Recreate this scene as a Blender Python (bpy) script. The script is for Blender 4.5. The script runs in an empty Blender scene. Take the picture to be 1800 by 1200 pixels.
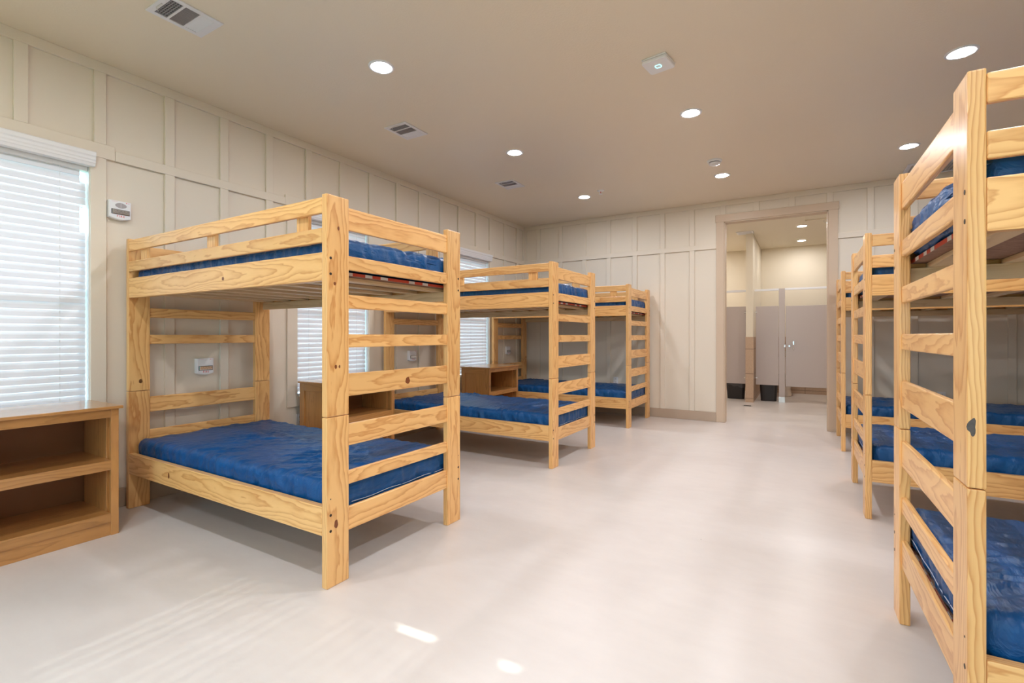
import bpy, bmesh, math, random
from mathutils import Vector, Matrix, noise

random.seed(7)
sc = bpy.context.scene
C = sc.collection
PI = math.pi

# ------------------------------------------------------------------ camera, world, sun, exposure
EYE = 1.22
cam_data = bpy.data.cameras.new('camera')
cam_data.sensor_width = 36.0
cam_data.lens = 854.33 * 36.0 / 1800.0
cam_data.shift_y = -9.9 / 1800.0
cam_data.clip_start = 0.02
cam = bpy.data.objects.new('camera', cam_data)
cam.location = (0, 0, EYE)
cam.rotation_euler = (PI / 2, 0, math.radians(30.85))
C.objects.link(cam)
sc.camera = cam

sc.view_settings.view_transform = 'Standard'
sc.view_settings.look = 'None'
sc.view_settings.gamma = 1.0
sc.view_settings.use_curve_mapping = False
sc.view_settings.exposure = 0.0

sc.cycles.use_denoising = True
sc.cycles.max_bounces = 10
sc.cycles.diffuse_bounces = 6
sc.cycles.glossy_bounces = 4
sc.cycles.transmission_bounces = 6
sc.cycles.transparent_max_bounces = 12
sc.cycles.sample_clamp_indirect = 6.0
sc.cycles.caustics_reflective = False
sc.cycles.caustics_refractive = False
sc.cycles.use_adaptive_sampling = False

LAMP = 362.0
LAMP_BATH = 285.0
LAMP_COL = (0.985, 1.0, 1.06)
WORLD = 7.0
SUN = 11.0

world = bpy.data.worlds.new('sky')
sc.world = world
world.use_nodes = True
wn = world.node_tree
wn.nodes['Background'].inputs['Color'].default_value = (0.46, 0.76, 1.0, 1)
wn.nodes['Background'].inputs['Strength'].default_value = WORLD

sd = bpy.data.lights.new('sun', 'SUN')
sd.energy = SUN
sd.angle = math.radians(0.5)
sd.color = (1.0, 0.96, 0.9)
sun = bpy.data.objects.new('sun', sd)
C.objects.link(sun)
sun.location = (-12, 0, 9)
sun.rotation_euler = Vector((3.37, 0.19, -2.33)).to_track_quat('-Z', 'Y').to_euler()


def portal_fill(x0, x1, z0, z1):
    d = bpy.data.lights.new('window_portal', 'AREA')
    d.shape = 'RECTANGLE'
    d.size = x1 - x0
    d.size_y = z1 - z0
    d.cycles.is_portal = True
    o = bpy.data.objects.new('window_portal', d)
    C.objects.link(o)
    o.location = ((x0 + x1) / 2, YF - 0.13, (z0 + z1) / 2)
    o.rotation_euler = Vector((0, 1, 0)).to_track_quat('-Z', 'Z').to_euler()


def portal(y0, y1, z0, z1):
    d = bpy.data.lights.new('window_portal', 'AREA')
    d.shape = 'RECTANGLE'
    d.size = y1 - y0
    d.size_y = z1 - z0
    d.cycles.is_portal = True
    o = bpy.data.objects.new('window_portal', d)
    C.objects.link(o)
    o.location = (-4.30, (y0 + y1) / 2, (z0 + z1) / 2)
    o.rotation_euler = Vector((1, 0, 0)).to_track_quat('-Z', 'Z').to_euler()


# ------------------------------------------------------------------ room numbers
XL, XR = -4.187, 2.60          # inner faces of the window wall and the wall opposite
YB, YF = 7.413, -2.45          # doorway wall, wall behind the camera
H = 3.114
WT = 0.13
YB2 = 11.93                    # far wall of the washroom
WINS = [(-1.99, -1.09), (0.472, 1.372), (2.957, 3.857), (5.40, 6.303)]
WZ0, WZ1 = 0.640, 2.385
DX0, DX1, DZ = -0.945, 0.287, 2.824
FILL_WINS = [(-3.3, -1.7), (-0.2, 1.4)]  # added windows behind the camera, unseen, for fill daylight
for w in WINS:
    portal(w[0], w[1], WZ0, WZ1)
for w in FILL_WINS:
    portal_fill(w[0], w[1], WZ0, WZ1)


# ------------------------------------------------------------------ materials
def srgb(r, g, b):
    def f(c):
        c /= 255.0
        return c / 12.92 if c <= 0.04045 else ((c + 0.055) / 1.055) ** 2.4
    return (f(r), f(g), f(b), 1)


class N:
    """small node-tree writer"""
    def __init__(self, name):
        self.m = bpy.data.materials.new(name)
        self.m.use_nodes = True
        self.t = self.m.node_tree
        self.b = self.t.nodes['Principled BSDF']
        self.out = self.t.nodes['Material Output']

    def new(self, typ, **kw):
        n = self.t.nodes.new(typ)
        for k, v in kw.items():
            setattr(n, k, v)
        return n

    def link(self, a, b):
        self.t.links.new(a, b)

    def math(self, op, a, b=None, c=None, clamp=False):
        n = self.new('ShaderNodeMath', operation=op)
        n.use_clamp = clamp
        for i, v in enumerate((a, b, c)):
            if v is None:
                continue
            if isinstance(v, (int, float)):
                n.inputs[i].default_value = v
            else:
                self.link(v, n.inputs[i])
        return n.outputs[0]

    def noise(self, vec, scale, detail=3, rough=0.5, dist=0.0):
        n = self.new('ShaderNodeTexNoise')
        n.inputs['Scale'].default_value = scale
        n.inputs['Detail'].default_value = detail
        n.inputs['Roughness'].default_value = rough
        n.inputs['Distortion'].default_value = dist
        if vec is not None:
            self.link(vec, n.inputs['Vector'])
        return n.outputs['Fac']

    def mix(self, fac, a, b):
        n = self.new('ShaderNodeMix', data_type='RGBA')
        for sock, v in ((n.inputs['Factor'], fac), (n.inputs['A'], a), (n.inputs['B'], b)):
            if isinstance(v, (int, float, tuple)):
                sock.default_value = v
            else:
                self.link(v, sock)
        return n.outputs['Result']

    def scale(self, vec, s):
        n = self.new('ShaderNodeMapping')
        n.inputs['Scale'].default_value = s
        self.link(vec, n.inputs['Vector'])
        return n.outputs[0]

    def bump(self, h, strength, distance):
        n = self.new('ShaderNodeBump')
        n.inputs['Strength'].default_value = strength
        n.inputs['Distance'].default_value = distance
        self.link(h, n.inputs['Height'])
        self.link(n.outputs[0], self.b.inputs['Normal'])

    def base(self, v, rough=0.5, spec=0.5, metal=0.0):
        if isinstance(v, tuple):
            self.b.inputs['Base Color'].default_value = v
        else:
            self.link(v, self.b.inputs['Base Color'])
        self.b.inputs['Roughness'].default_value = rough
        self.b.inputs['Specular IOR Level'].default_value = spec
        self.b.inputs['Metallic'].default_value = metal


def plain(name, col, rough=0.5, spec=0.5, metal=0.0, wob=0.0, sc_=30):
    n = N(name)
    if wob:
        co = n.new('ShaderNodeTexCoord').outputs['Object']
        f = n.noise(co, sc_, 4)
        dark = tuple(c * (1 - wob) for c in col[:3]) + (1,)
        n.base(n.mix(f, dark, col), rough, spec, metal)
    else:
        n.base(col, rough, spec, metal)
    return n.m


def emit(name, col, strength):
    n = N(name)
    n.base((0, 0, 0, 1))
    n.b.inputs['Emission Color'].default_value = col
    n.b.inputs['Emission Strength'].default_value = strength
    return n.m


def paint(name, col, bump=0.15, scale=180, rough=0.6, stretch=(1, 1, 1), spec=0.3, dist=0.001):
    n = N(name)
    co = n.new('ShaderNodeTexCoord').outputs['Object']
    v = n.scale(co, stretch)
    f = n.noise(v, scale, 3, 0.6)
    g = n.noise(co, 1.3, 2)
    c2 = tuple(c * 0.965 for c in col[:3]) + (1,)
    n.base(n.mix(g, col, c2), rough, spec)
    n.bump(f, bump, dist)
    return n.m


def wood(name, light, dark, ring=70.0, knots=True, rough=0.34, depth=0.035, contrast=0.75, knotcol=(110, 58, 28)):
    n = N(name)
    at = n.new('ShaderNodeAttribute', attribute_name='grain')
    oi = n.new('ShaderNodeObjectInfo')
    off = n.new('ShaderNodeCombineXYZ')
    n.link(n.math('MULTIPLY', oi.outputs['Random'], 37.0), off.inputs[0])
    add = n.new('ShaderNodeVectorMath', operation='ADD')
    n.link(at.outputs['Vector'], add.inputs[0])
    n.link(off.outputs[0], add.inputs[1])
    v = add.outputs[0]
    sep = n.new('ShaderNodeSeparateXYZ')
    n.link(v, sep.inputs[0])
    x, y, z = sep.outputs
    cx = n.new('ShaderNodeCombineXYZ')
    n.link(x, cx.inputs[0])
    wander = n.noise(cx.outputs[0], 1.5, 1)
    wander2 = n.noise(n.scale(cx.outputs[0], (1, 1, 1)), 0.7, 0)
    warp = n.noise(n.scale(v, (3.2, 14, 14)), 1.0, 3, 0.55)
    # knots
    if knots:
        flat = n.new('ShaderNodeCombineXYZ')
        n.link(n.math('MULTIPLY', x, 2.6), flat.inputs[0])
        n.link(n.math('MULTIPLY', y, 5.0), flat.inputs[1])
        vo = n.new('ShaderNodeTexVoronoi', feature='F1')
        vo.inputs['Scale'].default_value = 1.0
        vo.inputs['Randomness'].default_value = 1.0
        n.link(flat.outputs[0], vo.inputs['Vector'])
        d = vo.outputs['Distance']
        wob = n.math('MULTIPLY', n.math('SUBTRACT', n.noise(v, 60, 2), 0.5), 0.03)
        d = n.math('ADD', d, wob)
        sel = n.new('ShaderNodeSeparateColor')
        n.link(vo.outputs['Color'], sel.inputs[0])
        on = n.math('GREATER_THAN', sel.outputs[0], 0.62)
        size = n.math('MULTIPLY_ADD', sel.outputs[1], 0.035, 0.018)
        kn = n.math('DIVIDE', d, size)
        kmask = n.math('MULTIPLY', n.math('SUBTRACT', 1.35, kn, clamp=True), on, clamp=True)
        kbulge = n.math('MULTIPLY', n.math('MULTIPLY', n.math('SUBTRACT', 1.0, n.math('DIVIDE', d, 0.16), clamp=True), on), 0.022)
    # distance to the pith
    yy = n.math('ADD', y, n.math('MULTIPLY', n.math('SUBTRACT', wander, 0.5), 0.09))
    zz = n.math('ADD', z, n.math('MULTIPLY', wander2, 0.12))
    zz = n.math('ADD', zz, depth)
    r = n.math('SQRT', n.math('ADD', n.math('MULTIPLY', yy, yy), n.math('MULTIPLY', zz, zz)))
    r = n.math('ADD', r, n.math('MULTIPLY', warp, 0.030))
    if knots:
        r = n.math('ADD', r, kbulge)
    ph = n.math('FRACT', n.math('MULTIPLY', r, ring))
    rise = n.math('POWER', ph, 2.6)
    fall = n.math('MULTIPLY', n.math('SUBTRACT', 1.0, ph), 9.0, clamp=True)
    ringf = n.math('MULTIPLY', rise, fall)
    fibre = n.noise(n.scale(v, (9, 420, 420)), 1.0, 3, 0.6)
    broad = n.noise(n.scale(v, (1.3, 9, 9)), 1.0, 2)
    f = n.math('MULTIPLY', ringf, contrast)
    f = n.math('ADD', f, n.math('MULTIPLY', n.math('SUBTRACT', fibre, 0.5), 0.22))
    f = n.math('ADD', f, n.math('MULTIPLY', n.math('SUBTRACT', broad, 0.5), 0.55), clamp=True)
    col = n.mix(f, light, dark)
    tone = n.math('MULTIPLY_ADD', oi.outputs['Random'], 0.16, 0.90)
    hsv = n.new('ShaderNodeHueSaturation')
    n.link(tone, hsv.inputs['Value'])
    n.link(col, hsv.inputs['Color'])
    col = hsv.outputs[0]
    if knots:
        col = n.mix(kmask, col, srgb(*knotcol))
    n.base(col, rough, 0.45)
    n.b.inputs['Coat Weight'].default_value = 0.25
    n.b.inputs['Coat Roughness'].default_value = 0.22
    n.bump(f, 0.12, 0.0006)
    return n.m


M = {}
M['wall'] = paint('wall_paint', srgb(227, 217, 201), 0.25, 60, 0.55, (9, 9, 0.8), dist=0.0012)
M['trim'] = paint('trim_paint', srgb(227, 217, 201), 0.15, 60, 0.5, (9, 9, 0.8), dist=0.001)
M['ceiling'] = paint('ceiling_paint', srgb(232, 219, 197), 0.5, 70, 0.42, spec=0.4, dist=0.0025)
M['baseboard'] = paint('baseboard_paint', srgb(186, 167, 148), 0.1, 90, 0.45)
M['casing'] = paint('casing_paint', srgb(207, 186, 163), 0.1, 90, 0.42)
M['cream'] = paint('washroom_paint', srgb(234, 224, 205), 0.1, 120, 0.5)
M['floor'] = None
M['pine'] = wood('pine', srgb(243, 193, 126), srgb(196, 122, 54), ring=98, contrast=0.85)
M['pine'].node_tree.nodes['Principled BSDF'].inputs['Coat Weight'].default_value = 0.2
M['pale_pine'] = wood('pale_pine', srgb(222, 196, 156), srgb(178, 142, 100), ring=70, contrast=0.5, rough=0.6)
M['honey'] = wood('honey_oak', srgb(194, 138, 78), srgb(138, 86, 38), ring=85, knots=False, rough=0.3, contrast=0.6)
M['honey'].node_tree.nodes['Principled BSDF'].inputs['Coat Weight'].default_value = 0.8
M['honey'].node_tree.nodes['Principled BSDF'].inputs['Coat Roughness'].default_value = 0.16
M['backing'] = plain('brown_backing', srgb(140, 92, 56), 0.5, wob=0.15, sc_=9)
M['white'] = plain('white_plastic', srgb(232, 232, 234), 0.35)
M['vent'] = plain('vent_white', srgb(226, 224, 226), 0.45)
M['ventdark'] = plain('vent_dark', srgb(88, 84, 84), 0.6)
M['black'] = plain('black_plastic', srgb(42, 36, 36), 0.45, wob=0.2)
M['bag'] = plain('black_bag', srgb(70, 66, 68), 0.3)
M['dark'] = plain('dark_hole', srgb(34, 26, 22), 0.5)
M['red'] = plain('red_print', srgb(222, 70, 62), 0.5)
M['pinkish'] = plain('faint_print', srgb(226, 176, 178), 0.5)
M['grey'] = plain('grey_mesh', srgb(168, 162, 164), 0.6)
M['chrome'] = plain('chrome', (0.85, 0.87, 0.9, 1), 0.12, metal=1.0)
M['steel'] = plain('steel', (0.75, 0.75, 0.74, 1), 0.35, metal=1.0)
M['alu'] = plain('white_rail', srgb(236, 236, 240), 0.4)
M['part'] = plain('partition_taupe', srgb(193, 181, 177), 0.32, wob=0.05, sc_=300)
M['porcelain'] = plain('porcelain', srgb(226, 214, 204), 0.15)
M['lens'] = emit('lamp_lens', LAMP_COL + (1,), LAMP)
M['lensb'] = emit('washroom_lamp_lens', (1.0, 0.97, 0.95, 1), LAMP_BATH)
M['led'] = emit('led_ring', (0.35, 0.95, 1.0, 1), 2.2)
M['tapered'] = plain('tape_red', srgb(190, 68, 44), 0.6)
M['tapewhite'] = plain('tape_white', srgb(214, 204, 198), 0.6)
M['thread'] = plain('white_zip', srgb(196, 200, 214), 0.5)
M['knotm'] = plain('knot', srgb(142, 78, 40), 0.4, wob=0.45, sc_=160)
M['torn'] = plain('torn_knot', srgb(96, 88, 84), 0.6, wob=0.6, sc_=120)


def floor_mat():
    n = N('sealed_concrete')
    co = n.new('ShaderNodeTexCoord').outputs['Object']
    a = n.noise(co, 0.9, 5, 0.55, 0.6)
    b = n.noise(n.scale(co, (1, 2.5, 1)), 5.0, 5, 0.6)
    f = n.math('ADD', n.math('MULTIPLY', a, 0.7), n.math('MULTIPLY', b, 0.3))
    col = n.mix(n.math('MULTIPLY', n.math('SUBTRACT', f, 0.35), 3.0, clamp=True), srgb(212, 204, 200), srgb(224, 217, 213))
    sp = n.new('ShaderNodeTexVoronoi')
    sp.inputs['Scale'].default_value = 3.0
    n.link(co, sp.inputs['Vector'])
    speck = n.math('LESS_THAN', sp.outputs['Distance'], 0.012)
    col = n.mix(n.math('MULTIPLY', speck, 0.6), col, srgb(120, 110, 105))
    n.base(col, 0.33, 0.5)
    rr = n.math('MULTIPLY_ADD', n.noise(co, 2.2, 4), 0.16, 0.24)
    n.link(rr, n.b.inputs['Roughness'])
    n.bump(n.noise(n.scale(co, (1, 2, 1)), 14, 3), 0.12, 0.004)
    return n.m


M['floor'] = floor_mat()


def osb_mat():
    n = N('flake_board')
    co = n.new('ShaderNodeTexCoord').outputs['Object']
    a = n.noise(n.scale(co, (20, 90, 20)), 1.0, 5, 0.7, 1.5)
    n.base(n.mix(n.math('MULTIPLY', n.math('SUBTRACT', a, 0.3), 2.2, clamp=True), srgb(112, 82, 66), srgb(176, 142, 122)), 0.7, 0.2)
    return n.m


def tile_mat():
    n = N('travertine_tile')
    co = n.new('ShaderNodeTexCoord').outputs['Object']
    a = n.noise(co, 40, 5, 0.7)
    col = n.mix(a, srgb(172, 142, 118), srgb(206, 178, 152))
    br = n.new('ShaderNodeTexBrick')
    br.offset = 0.0
    br.inputs['Scale'].default_value = 1.0
    br.inputs['Brick Width'].default_value = 0.4545
    br.inputs['Row Height'].default_value = 0.4545
    br.inputs['Mortar Size'].default_value = 0.006
    sw = n.new('ShaderNodeSeparateXYZ')
    n.link(co, sw.inputs[0])
    cb = n.new('ShaderNodeCombineXYZ')
    n.link(n.math('ADD', n.math('ADD', sw.outputs[0], sw.outputs[1]), 0.3), cb.inputs[0])
    n.link(n.math('ADD', sw.outputs[2], 0.3845), cb.inputs[1])
    n.link(cb.outputs[0], br.inputs['Vector'])
    n.base(n.mix(br.outputs['Fac'], col, srgb(140, 118, 100)), 0.4)
    return n.m


def fabric_mat():
    n = N('navy_nylon')
    co = n.new('ShaderNodeTexCoord').outputs['Object']
    a = n.noise(co, 6, 3)
    n.base(n.mix(a, (0.001, 0.046, 0.160, 1), (0.001, 0.098, 0.320, 1)), 0.38, 0.4)
    n.b.inputs['Sheen Weight'].default_value = 0.05
    n.b.inputs['Sheen Roughness'].default_value = 0.4
    n.b.inputs['Sheen Tint'].default_value = (0.25, 0.45, 0.9, 1)
    h = n.noise(n.scale(co, (13, 4, 9)), 1.5, 4, 0.55, 0.5)
    n.bump(h, 0.42, 0.03)
    return n.m


def slat_mat():
    n = N('white_vinyl_slat')
    tr = n.new('ShaderNodeBsdfTranslucent')
    tr.inputs['Color'].default_value = (0.86, 0.86, 0.92, 1)
    mx = n.new('ShaderNodeMixShader')
    mx.inputs[0].default_value = 0.17
    n.base(srgb(236, 234, 238), 0.4)
    n.link(n.b.outputs[0], mx.inputs[1])
    n.link(tr.outputs[0], mx.inputs[2])
    n.link(mx.outputs[0], n.out.inputs['Surface'])
    return n.m


def glass_mat():
    n = N('window_glass')
    t = n.new('ShaderNodeBsdfTransparent')
    t.inputs['Color'].default_value = (0.90, 0.97, 0.95, 1)
    g = n.new('ShaderNodeBsdfGlossy')
    g.inputs['Roughness'].default_value = 0.02
    mx = n.new('ShaderNodeMixShader')
    mx.inputs[0].default_value = 0.06
    n.link(t.outputs[0], mx.inputs[1])
    n.link(g.outputs[0], mx.inputs[2])
    n.link(mx.outputs[0], n.out.inputs['Surface'])
    n.t.nodes.remove(n.b)
    return n.m


M['osb'] = osb_mat()
M['tile'] = tile_mat()
M['fabric'] = fabric_mat()
M['slat'] = slat_mat()
M['glass'] = glass_mat()
M['lawn'] = plain('lawn', srgb(96, 132, 70), 0.9, wob=0.4, sc_=4)
M['clear'] = plain('clear_lens', (0.6, 0.62, 0.66, 1), 0.08, metal=0.9)


# ------------------------------------------------------------------ mesh helpers
def link(name, me, mat, parent=None):
    o = bpy.data.objects.new(name, me)
    if mat is not None:
        for m in (mat if isinstance(mat, (list, tuple)) else [mat]):
            me.materials.append(m)
    C.objects.link(o)
    if parent is not None:
        o.parent = parent
    return o


def thing(name, label, cat, loc=(0, 0, 0), rz=0.0, group=None):
    o = bpy.data.objects.new(name, None)
    o.empty_display_size = 0.1
    C.objects.link(o)
    o.location = loc
    o.rotation_euler = (0, 0, rz)
    o['label'] = label
    o['category'] = cat
    if group:
        o['group'] = group
    return o


def tag(o, label, cat, group=None):
    o['label'] = label
    o['category'] = cat
    if group:
        o['group'] = group
    return o


class MB:
    def __init__(self):
        self.bm = bmesh.new()

    def box(self, x0, y0, z0, x1, y1, z1, bev=0.0, seg=2, mi=0):
        b = bmesh.new()
        bmesh.ops.create_cube(b, size=1.0)
        sx, sy, sz = abs(x1 - x0), abs(y1 - y0), abs(z1 - z0)
        for v in b.verts:
            v.co = Vector(((x0 + x1) / 2 + v.co.x * sx, (y0 + y1) / 2 + v.co.y * sy, (z0 + z1) / 2 + v.co.z * sz))
        if bev:
            bev = min(bev, 0.45 * min(sx, sy, sz))
            bmesh.ops.bevel(b, geom=list(b.edges), offset=bev, segments=seg, affect='EDGES', profile=0.6)
        for f in b.faces:
            f.material_index = mi
        self._merge(b)
        return self

    def _merge(self, b, mat4=None):
        if mat4 is not None:
            bmesh.ops.transform(b, matrix=mat4, verts=b.verts)
        me = bpy.data.meshes.new('tmp')
        b.to_mesh(me)
        b.free()
        self.bm.from_mesh(me)
        bpy.data.meshes.remove(me)

    def cyl(self, c, r, depth, axis='Z', n=32, r2=None, mi=0, bev=0.0):
        b = bmesh.new()
        bmesh.ops.create_cone(b, cap_ends=True, segments=n, radius1=r, radius2=r if r2 is None else r2, depth=depth)
        if bev:
            es = [e for e in b.edges if len(e.link_faces) == 2 and any(len(f.verts) > 4 for f in e.link_faces)]
            bmesh.ops.bevel(b, geom=es, offset=bev, segments=2, affect='EDGES')
        rot = {'Z': Matrix.Identity(4), 'X': Matrix.Rotation(PI / 2, 4, 'Y'), 'Y': Matrix.Rotation(-PI / 2, 4, 'X')}[axis]
        for f in b.faces:
            f.material_index = mi
        self._merge(b, Matrix.Translation(c) @ rot)
        return self

    def lathe(self, prof, c=(0, 0, 0), n=40, mi=0):
        b = bmesh.new()
        rings = []
        for r, z in prof:
            if r < 1e-6:
                rings.append([b.verts.new((0, 0, z))])
            else:
                rings.append([b.verts.new((r * math.cos(2 * PI * k / n), r * math.sin(2 * PI * k / n), z)) for k in range(n)])
        for p, q in zip(rings, rings[1:]):
            for k in range(n):
                a = [p[k % len(p)], p[(k + 1) % len(p)], q[(k + 1) % len(q)], q[k % len(q)]]
                u = []
                for v in a:
                    if v not in u:
                        u.append(v)
                if len(u) > 2:
                    b.faces.new(u)
        for f in b.faces:
            f.material_index = mi
            f.smooth = True
        bmesh.ops.recalc_face_normals(b, faces=b.faces)
        self._merge(b, Matrix.Translation(c))
        return self

    def prism(self, pts, d0, d1, plane='YZ', mi=0, bev=0.0):
        """extrude a 2-D outline; plane YZ runs along X, XZ along Y, XY along Z"""
        b = bmesh.new()
        def P(u, v, d):
            return {'YZ': (d, u, v), 'XZ': (u, d, v), 'XY': (u, v, d)}[plane]
        lo = [b.verts.new(P(u, v, d0)) for u, v in pts]
        hi = [b.verts.new(P(u, v, d1)) for u, v in pts]
        b.faces.new(lo)
        b.faces.new(hi[::-1])
        for i in range(len(pts)):
            j = (i + 1) % len(pts)
            b.faces.new((lo[i], hi[i], hi[j], lo[j]))
        bmesh.ops.recalc_face_normals(b, faces=b.faces)
        if bev:
            es = [e for e in b.edges if any(len(f.verts) > 4 for f in e.link_faces)]
            bmesh.ops.bevel(b, geom=es, offset=bev, segments=3, affect='EDGES')
        for f in b.faces:
            f.material_index = mi
        self._merge(b)
        return self

    def tube(self, pts, r, n=8, closed=False, mi=0):
        b = bmesh.new()
        rings = []
        m = len(pts)
        for i, p in enumerate(pts):
            a = Vector(pts[(i - 1) % m] if (closed or i > 0) else p)
            c = Vector(pts[(i + 1) % m] if (closed or i < m - 1) else p)
            t = (c - a).normalized()
            up = Vector((0, 0, 1)) if abs(t.z) < 0.9 else Vector((1, 0, 0))
            s = t.cross(up).normalized()
            u = s.cross(t).normalized()
            rings.append([b.verts.new(Vector(p) + (s * math.cos(2 * PI * k / n) + u * math.sin(2 * PI * k / n)) * r) for k in range(n)])
        cnt = m if closed else m - 1
        for i in range(cnt):
            p, q = rings[i], rings[(i + 1) % m]
            for k in range(n):
                b.faces.new((p[k], p[(k + 1) % n], q[(k + 1) % n], q[k]))
        if not closed:
            b.faces.new(rings[0])
            b.faces.new(rings[-1][::-1])
        for f in b.faces:
            f.material_index = mi
            f.smooth = True
        bmesh.ops.recalc_face_normals(b, faces=b.faces)
        self._merge(b)
        return self

    def build(self, name, mat, parent=None, kind=None):
        me = bpy.data.meshes.new(name)
        self.bm.to_mesh(me)
        self.bm.free()
        o = link(name, me, mat, parent)
        if kind:
            o['kind'] = kind
        return o


def grain(o, axis=None):
    """write board coordinates (along, across, through) for the wood shader, per loose board"""
    me = o.data
    bm = bmesh.new()
    bm.from_mesh(me)
    bm.verts.ensure_lookup_table()
    vals = [None] * len(bm.verts)
    seen = set()
    for v0 in bm.verts:
        if v0.index in seen:
            continue
        stack, isl = [v0], []
        seen.add(v0.index)
        while stack:
            v = stack.pop()
            isl.append(v)
            for e in v.link_edges:
                w = e.other_vert(v)
                if w.index not in seen:
                    seen.add(w.index)
                    stack.append(w)
        lo = [min(v.co[i] for v in isl) for i in range(3)]
        hi = [max(v.co[i] for v in isl) for i in range(3)]
        size = [hi[i] - lo[i] for i in range(3)]
        order = sorted(range(3), key=lambda i: -size[i])
        ox, oy, oz = random.uniform(0, 50), random.uniform(-0.05, 0.05), random.uniform(0.0, 0.05)
        for v in isl:
            c = [v.co[i] - (lo[i] + hi[i]) / 2 for i in order]
            vals[v.index] = (c[0] + ox, c[1] + oy, c[2] + oz)
    bm.free()
    at = me.attributes.new('grain', 'FLOAT_VECTOR', 'POINT')
    flat = [x for t in vals for x in t]
    at.data.foreach_set('vector', flat)
    return o


def board(name, x0, y0, z0, x1, y1, z1, parent, mat='pine', bev=0.004, seg=2):
    return grain(MB().box(x0, y0, z0, x1, y1, z1, bev, seg).build(name, M[mat], parent))


def dup(root, loc=None, rz=None, label=None):
    """a copy of a thing with copies of its parts and sub-parts"""
    r = root.copy()
    C.objects.link(r)
    if loc is not None:
        r.location = loc
    if rz is not None:
        r.rotation_euler = (0, 0, rz)
    if label:
        r['label'] = label
    for ch in list(root.children):
        c = ch.copy()
        C.objects.link(c)
        c.parent = r
        for g in ch.children:
            d = g.copy()
            C.objects.link(d)
            d.parent = c
    return r


# ================================================================== THE ROOM
def struct(mb, name, mat, parent=None):
    o = mb.build(name, mat, parent)
    if parent is None:
        o['kind'] = 'structure'
    return o


struct(MB().box(XL - 0.15, YF - 0.15, -0.12, XR + 0.15, YB2 + 0.15, 0.0), 'floor', M['floor'])
struct(MB().box(XL - 0.15, YF - 0.15, H, XR + 0.15, YB + WT, H + 0.12), 'ceiling', M['ceiling'])

# wall with the four windows: piers and bands round the openings
mb = MB()
edges = [YF - 0.15]
for a, b in WINS:
    edges += [a, b]
edges.append(YB + WT)
for i in range(0, len(edges), 2):
    mb.box(XL - 0.15, edges[i], 0, XL, edges[i + 1], H)
for a, b in WINS:
    mb.box(XL - 0.15, a, 0, XL, b, WZ0)
    mb.box(XL - 0.15, a, WZ1, XL, b, H)
struct(mb, 'wall_left', M['wall'])
# wall with the doorway
mb = MB()
mb.box(XL, YB, 0, DX0, YB + WT, H)
mb.box(DX1, YB, 0, XR, YB + WT, H)
mb.box(DX0, YB, DZ, DX1, YB + WT, H)
struct(mb, 'wall_back', M['wall'])
struct(MB().box(XR, YF - 0.15, 0, XR + 0.15, YB + WT, H), 'wall_right', M['wall'])
mb = MB()
e = [XL - 0.15] + [v for w in FILL_WINS for v in w] + [XR + 0.15]
for i in range(0, len(e), 2):
    mb.box(e[i], YF - 0.15, 0, e[i + 1], YF, H)
for a, b in FILL_WINS:
    mb.box(a, YF - 0.15, 0, b, YF, WZ0)
    mb.box(a, YF - 0.15, WZ1, b, YF, H)
struct(mb, 'wall_front', M['wall'])

# board-and-batten trim, left wall
T = 0.022
TB = 0.0205
mb = MB()
mb.box(XL, YF, 3.046, XL + T, YB, H, 0.002, 1)                       # top rail
bat = [(0.995, 1.062), (1.392, 1.459), (1.824, 1.890), (2.233, 2.301), (2.638, 2.706), (3.05, 3.118), (3.457, 3.525),
       (3.858, 3.926), (4.282, 4.350), (4.683, 4.751), (5.098, 5.166), (5.503, 5.571), (5.927, 5.995), (6.302, 6.370),
       (6.729, 6.797), (7.134, 7.202)]
k = 0.995 - 0.41
while k > YF:
    bat.append((k, k + 0.067))
    k -= 0.41
for a, b in bat:
    deep = any(a > w[0] - 0.13 and b < w[1] + 0.137 for w in WINS)
    mb.box(XL, a, 2.550 if deep else 2.522, XL + TB, b, 3.046, 0.002, 1)
segs = []
for a, b in WINS:
    segs.append((a - 0.13, b + 0.137))
last = YF
for a, b in segs:                                                     # middle rail, deeper over the windows
    mb.box(XL, last, 2.453, XL + T, max(a - 0.001, last + 0.01), 2.522, 0.002, 1)
    mb.box(XL, a, 2.453, XL + T, b, 2.550, 0.002, 1)
    last = b + 0.002
mb.box(XL, last, 2.453, XL + T, YB - 0.001, 2.522, 0.002, 1)
for a, b in bat:                                                      # lower battens between the windows
    if any(a < w[1] + 0.12 and b > w[0] - 0.12 for w in WINS):
        continue
    mb.box(XL, a, 0.135, XL + TB, b, 2.453, 0.002, 1)
mb.box(XL, 7.362, 0.135, XL + TB, YB - 0.001, 3.046)
struct(mb, 'trim_1', M['trim'])

# board-and-batten trim, doorway wall
mb = MB()
mb.box(XL + T, YB - T, 3.046, XR, YB, H, 0.002, 1)
cx = -3.927
while cx < XR - 0.1:
    a, b = cx, cx + 0.068
    over_door = b > DX0 - 0.12 and a < DX1 + 0.12
    if over_door:
        mb.box(a, YB - TB, DZ + 0.10, b, YB, 3.046, 0.002, 1)
    else:
        mb.box(a, YB - TB, 2.522, b, YB, 3.046, 0.002, 1)
        mb.box(a, YB - TB, 0.135, b, YB, 2.453, 0.002, 1)
    cx += 0.4195
mb.box(XL + T, YB - T, 2.453, DX0 - 0.102, YB, 2.522, 0.002, 1)
mb.box(DX1 + 0.102, YB - T, 2.453, XR, YB, 2.522, 0.002, 1)
mb.box(XL + TB, YB - TB, 0.135, XL + TB + 0.045, YB, 3.046)
struct(mb, 'trim_2', M['trim'])
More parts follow.
